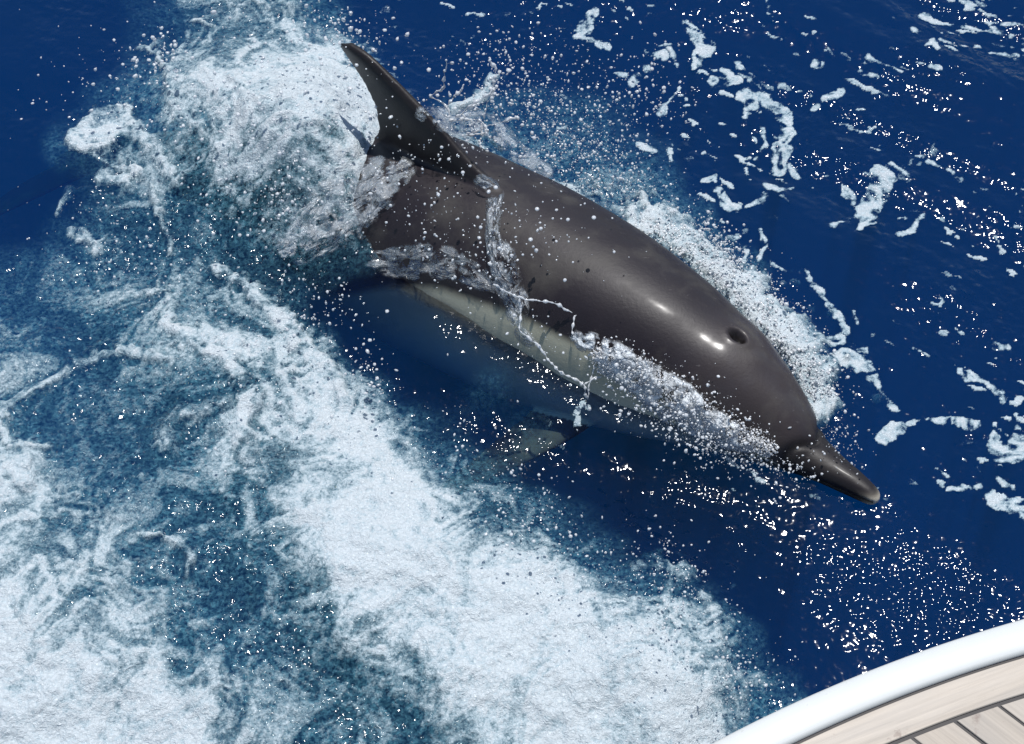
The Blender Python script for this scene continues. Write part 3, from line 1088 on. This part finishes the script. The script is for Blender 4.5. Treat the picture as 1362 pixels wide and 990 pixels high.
film('water_sheet', [(365, 345, 16), (405, 318, 40), (450, 282, 58), (500, 246, 46), (552, 212, 18)], 'pale torn sheet of water streaming over the back behind the fin', .012, 3, .035, .09, .9, .5)
film('water_sheet', [(618, 226, 6), (640, 240, 14), (660, 262, 14), (655, 310, 16), (668, 350, 22), (682, 395, 22), (694, 440, 14), (720, 466, 8)], 'narrow twisting sheet of water running down over the flank below the fin', .020, 5, .05, .12)
film('water_sheet', [(480, 345, 14), (530, 350, 26), (580, 345, 30), (640, 372, 20), (690, 396, 10)], 'thin broken sheet of water over the dark flank above the pale patch', .006, 8, .04, .10, .55)
film('water_sheet', [(755, 440, 10), (800, 468, 26), (850, 500, 34), (905, 540, 34), (960, 575, 26), (1020, 598, 12)], 'clear frothing lip of the bow wave against the near side of the head', .018, 12, .07, .11, 1.5, 1.0)
film('water_sheet', [(545, 150, 10), (590, 160, 22), (635, 165, 24), (690, 200, 16), (740, 238, 8)], 'low sheet of water lifting off the far side of the back', .02, 15, .06, .12)

air_spec = [
    (740, 150, 125, 95, 30, .03, .20, 1100, .0006, .0032), (660, 110, 60, 70, -40, .05, .25, 260, .0008, .004), (800, 222, 95, 50, 35, .01, .10, 900, .0005, .0026),
    (860, 120, 70, 70, 0, .02, .2, 200, .0008, .0034),
    (600, 185, 60, 40, 35, .1, .22, 260, .0007, .0034), (380, 120, 150, 110, 0, .10, .35, 700, .0007, .004), (150, 120, 110, 80, 0, .03, .2, 160, .0007, .0035),
    (210, 80, 40, 40, 0, .08, .2, 90, .001, .0045), (450, 45, 60, 40, 0, .1, .3, 160, .0008, .0045), (180, 330, 120, 90, 30, .02, .15, 260, .0007, .003),
    (560, 290, 90, 60, 35, .20, .30, 170, .0006, .0030), (650, 340, 35, 60, 60, .2, .28, 110, .0007, .0034), (720, 290, 110, 50, 35, .28, .45, 60, .0006, .0026),
    (965, 350, 90, 34, 48, .02, .10, 800, .0007, .0034), (1060, 472, 80, 34, 48, .01, .08, 650, .0006, .0032), (1110, 590, 50, 35, 50, .01, .08, 200, .0006, .0026),
    (900, 560, 110, 40, 32, .05, .2, 700, .0006, .0034), (1030, 615, 60, 30, 25, .02, .1, 260, .0006, .0028), (700, 440, 60, 40, 40, .12, .22, 60, .0007, .0034),
    (420, 420, 60, 70, 50, .02, .2, 200, .0007, .0034), (480, 500, 40, 50, 40, .02, .15, 90, .0007, .0034), (300, 480, 180, 120, 40, .03, .12, 420, .0006, .0024),
    (700, 680, 160, 60, 40, .03, .15, 500, .0006, .0026), (900, 790, 80, 60, 50, .03, .2, 400, .0006, .0026), (980, 900, 60, 60, 50, .03, .2, 260, .0006, .0026),
    (380, 250, 110, 60, -20, .08, .2, 320, .0007, .0036),
]
p_, r_ = cloud(air_spec)
o = drops_obj('spray', p_, r_, M_DROP)
tag(o, 'fine white spray droplets thrown up around the dolphin', 'spray', kind='stuff')


def along(pts, n, spread, zlo, zhi, r0, r1, off_body=False):
    pts = np.array(pts, float)
    seg = np.linalg.norm(np.diff(pts[:, :2], axis=0), axis=1); cs = np.concatenate([[0], np.cumsum(seg)])
    t = rng.uniform(0, cs[-1], n)
    x = np.interp(t, cs, pts[:, 0]); y = np.interp(t, cs, pts[:, 1]); w = np.interp(t, cs, pts[:, 2])
    # gather the bubbles in lobes
    lob = 1 + .9 * perlin(t / 16, np.zeros(n), 3)
    x = x + rng.normal(0, .5, n) * w * spread * lob; y = y + rng.normal(0, .5, n) * w * spread * lob
    p = drape(x, y)
    q = at(x, y, p[:, 2] + zlo + (zhi - zlo) * rng.random(n) ** 2 * np.clip(lob, .2, 2))
    rad = r0 + (r1 - r0) * rng.random(n) ** 3
    if off_body:
        q, rad = q[~drape.body], rad[~drape.body]
    return q, rad


# froth: the tumbling lips of the bow waves, built of packed bubbles
near = [(790, 470, 10), (830, 488, 22), (870, 512, 28), (920, 548, 30), (970, 580, 26), (1025, 600, 16)]
farl = [(850, 298, 10), (905, 318, 22), (950, 350, 28), (995, 400, 30), (1040, 440, 30), (1072, 480, 26), (1095, 530, 16)]
p1, r1 = along(near, 9000, 1.0, -.004, .022, .0005, .0026)
o = drops_obj('bow_wave_froth', p1, r1, M_FROTH, .5)
tag(o, 'thick white froth curling over the near flank of the dolphin head', 'froth', kind='stuff')
p1, r1 = along(farl, 10000, 1.0, -.006, .014, .0005, .0026, True)
o = drops_obj('bow_wave_froth', p1, r1, M_FROTH, .5)
tag(o, 'white froth running along the far side of the dolphin head', 'froth', kind='stuff')


# strands and loops of flung water
def strand(pts, r, beads=1.0, sub=7):
    pts = np.array(pts, float)
    P = at(pts[:, 0], pts[:, 1], pts[:, 2])
    L = np.concatenate([[0], np.cumsum(np.linalg.norm(np.diff(P, axis=0), axis=1))])
    n = max(10, int(L[-1] / .0018))
    t = np.linspace(0, L[-1], n)
    C = np.stack([cub(L, P[:, k], t) for k in range(3)], -1)
    wob = np.stack([perlin(t * 70 + 9.1 * k, np.full(n, 3.3 + r * 1e4 + pts[0, 0]), 5 + k) for k in range(3)], -1)
    C = C + wob * .0028
    rad = r * (1 + beads * perlin(t * 130, np.full(n, pts[0, 1] * .37), 9) * 1.7 + .7 * beads * perlin(t * 300, np.full(n, pts[0, 1] * .77), 19))
    rad = np.maximum(rad, r * .22)
    rad[0] *= .4; rad[-1] *= .4
    d = np.gradient(C, axis=0); d /= np.linalg.norm(d, axis=1)[:, None] + 1e-9
    ref = np.where(np.abs(d[:, 2:3]) > .9, np.array([[1.0, 0, 0]]), np.array([[0, 0, 1.0]]))
    u = np.cross(d, ref); u /= np.linalg.norm(u, axis=1)[:, None] + 1e-9
    v = np.cross(d, u)
    a = np.linspace(0, 2 * math.pi, sub, endpoint=False)
    return loft([C[i] + rad[i] * (np.cos(a)[:, None] * u[i] + np.sin(a)[:, None] * v[i]) for i in range(n)])


def splash(name, strands, label, r=.0014):
    v, f, b0 = [], [], 0
    for s_ in strands:
        a, c = strand(s_, r)
        v += a; f += [tuple(i + b0 for i in q) for q in c]; b0 += len(a)
    o = mesh_obj(name, v, f, M_DROP)
    tag(o, label, 'splash')
    return o


splash('water_splash', [[(762, 445, .13), (764, 424, .14), (778, 414, .145), (795, 420, .145), (803, 436, .135), (796, 446, .13)]],
       'thin round loop of water standing up beside the dolphin flank')
splash('water_splash', [[(656, 378, .19), (690, 395, .17), (730, 402, .165), (762, 416, .15)], [(690, 440, .14), (692, 412, .15), (690, 395, .17)], [(690, 440, .14), (715, 460, .12), (740, 490, .10), (775, 512, .08), (782, 532, .05)]],
       'branching thread of water flung across the flank behind the loop', r=.0017)
splash('water_splash', [[(845, 470, .13), (850, 455, .14), (842, 445, .145), (832, 452, .14), (836, 466, .13)], [(852, 446, .145), (858, 462, .13), (846, 482, .11)]],
       'small curl of water rising from the froth by the flank')
splash('water_splash', [[(782, 530, .05), (786, 500, .08), (795, 475, .10), (800, 462, .11)], [(775, 512, .08), (800, 500, .08), (815, 490, .08)]],
       'short forked spurt of water where the belly meets the sea')
splash('water_splash', [[(571, 128, .16), (590, 115, .2), (592, 95, .24), (594, 80, .27)], [(594, 142, .16), (612, 120, .19), (618, 112, .2)], [(571, 128, .16), (594, 142, .16), (600, 160, .14), (625, 142, .18), (650, 125, .2), (662, 115, .22)],
                        [(640, 180, .12), (645, 150, .16), (655, 120, .2), (660, 95, .23), (650, 80, .25)], [(620, 180, .12), (660, 165, .15), (690, 155, .17)], [(600, 160, .14), (635, 160, .15), (650, 175, .14), (620, 180, .12)]],
       'branching fingers of water thrown up on the far side of the fin', r=.0018)
# single large drops over the back
base_v, base_f = ICO[2]
drop_me = None
for k in range(46):
    x = random.gauss(700, 60); y = random.gauss(290, 40) + (x - 700) * .45
    z = random.uniform(.26, .42)
    r = random.choice([.0012, .0015, .0018, .0022, .0030])
    if drop_me is None:
        d0 = mesh_obj('water_drop', base_v * np.array([1, 1.15, .9]), base_f, M_DROP); drop_me = d0.data
        d = d0
    else:
        d = bpy.data.objects.new('water_drop', drop_me); col.objects.link(d)
    d.location = at(x, y, z).tolist()
    d.scale = (r * random.uniform(.8, 1.3), r * random.uniform(.8, 1.3), r)
    d.rotation_euler = (0, 0, random.uniform(0, 3))
    tag(d, 'single round water drop flying above the dolphin back', 'water drop', 'water drops flying above the back')

# ------------------------------------------------------------------ yacht
DZ = .78
CX, CY, RO = 1.163, -0.593, 1.901           # the rounded corner of the deck edge


def edge(off):
    """deck outline pulled in by off: round corner, then running straight to the right"""
    pts = []
    for a in np.linspace(165, 94, 112):
        pts.append((CX + (RO - off) * math.cos(R(a)), CY + (RO - off) * math.sin(R(a))))
    e = R(94); tx, ty = math.sin(e), -math.cos(e)
    for k in np.linspace(.05, 2.2, 24):
        pts.append((pts[111][0] + tx * k, pts[111][1] + ty * k))
    return np.array(pts)


yacht = empty('yacht', (CX, CY, 0))
tag(yacht, 'white yacht edge with grey weathered teak deck', 'yacht')
Oy = np.array([CX, CY, 0.0])


def sweep(name, sec, mat, close=True):
    """sweep a cross-section of (offset, z) along the deck edge"""
    cols_ = [np.concatenate([edge(o_), np.full((136, 1), z_)], 1) for o_, z_ in sec]
    n = len(sec); m = len(cols_[0])
    v = np.stack(cols_, 1).reshape(-1, 3) - Oy
    f = []
    for i in range(m - 1):
        for j in range(n if close else n - 1):
            j2 = (j + 1) % n
            f.append((i * n + j, (i + 1) * n + j, (i + 1) * n + j2, i * n + j2))
    if close:
        f.append(tuple(range(n))); f.append(tuple((m - 1) * n + j for j in range(n - 1, -1, -1)))
    o = mesh_obj(name, v, f, mat, yacht)
    bm = bmesh.new(); bm.from_mesh(o.data); bmesh.ops.recalc_face_normals(bm, faces=bm.faces); bm.to_mesh(o.data); bm.free()
    return o


RW, BW = .0435, .0465
rail = [(.000, DZ - .045), (-.003, DZ - .030), (-.003, DZ - .012), (-.001, DZ - .003), (.002, DZ + .001), (.008, DZ + .0036), (.018, DZ + .0046), (.030, DZ + .0046), (.039, DZ + .0040), (RW - .001, DZ + .002), (RW, DZ - .006), (RW, DZ - .03)]
sweep('gunwale', rail, M_GEL)
hull = [(.004, DZ - .03), (.010, DZ - .12), (.035, .45), (.075, .15), (.12, -.1), (.22, -.4), (.5, -.6), (.52, -.58), (.25, -.36), (.15, -.08), (.10, .17), (.06, .47), (.03, DZ - .12), (.03, DZ - .03)]
sweep('hull', hull, M_GEL)
G = .0021
sec = [(RW + 2 * G, DZ - .02), (RW + 2 * G, DZ - .0008), (RW + 2 * G + .0012, DZ), (RW + BW - .0012, DZ), (RW + BW, DZ - .0008), (RW + BW, DZ - .02)]
sweep('margin_board', sec, mat_teak('teak_margin', R(-22), 1.12))
# caulked deck base under the planks
e_in = edge(RW - .004)
v = [(x, y, DZ - .0035) for x, y in e_in] + [(e_in[-1][0], -2.6, DZ - .0035), (e_in[0][0], -2.6, DZ - .0035)]
v += [(x, y, DZ - .03) for x, y, _ in v]
n = len(v) // 2
f = [tuple(range(n - 1, -1, -1)), tuple(range(n, 2 * n))] + [(i, (i + 1) % n, n + (i + 1) % n, n + i) for i in range(n)]
o = mesh_obj('deck_base', np.array(v) - Oy, f, M_CAULK, yacht, smooth=False)
bm = bmesh.new(); bm.from_mesh(o.data); bmesh.ops.recalc_face_normals(bm, faces=bm.faces); bm.to_mesh(o.data); bm.free()
# planks run at an angle into the margin board
M_TEAK = mat_teak('teak_plank', R(43), .92)
pd = np.array([.73, -.683]); pd /= np.linalg.norm(pd)
pn = np.array([-pd[1], pd[0]])           # across the planks
RI = RO - RW - BW - 2.6 * G              # inner radius of the margin board seam
seam0 = np.array([.515, 1.095])
PWID = .0512


def hit(off):
    """where the line seam0+off*pn+t*pd enters the round deck"""
    p = seam0 + off * pn - np.array([CX, CY])
    b_ = p @ pd; c_ = p @ p - RI * RI
    return -b_ - math.sqrt(max(0, b_ * b_ - c_))


for k in range(-14, 12):
    a0, a1 = k * PWID + G, (k + 1) * PWID - G
    top_ = []
    for q in np.linspace(a0, a1, 6):
        top_.append(seam0 + q * pn + hit(q) * pd)
    L = 1.35 + .1 * ((k * 37) % 5)
    pts = top_ + [seam0 + a1 * pn + L * pd, seam0 + a0 * pn + L * pd]
    n = len(pts)
    v = [(x, y, DZ - .0006 - .0006 * ((k * 13) % 3)) for x, y in pts] + [(x, y, DZ - .018) for x, y in pts]
    f = [tuple(range(n)), tuple(range(2 * n - 1, n - 1, -1))] + [(i, n + i, n + (i + 1) % n, (i + 1) % n) for i in range(n)]
    o = mesh_obj('plank', np.array(v) - Oy, f, M_TEAK, yacht, smooth=False)
    bm = bmesh.new(); bm.from_mesh(o.data); bmesh.ops.recalc_face_normals(bm, faces=bm.faces)
    bmesh.ops.bevel(bm, geom=[e_ for e_ in bm.edges if all(vv.co.z > DZ - .01 for vv in e_.verts)], offset=.0007, segments=1, affect='EDGES')
    bm.to_mesh(o.data); bm.free()
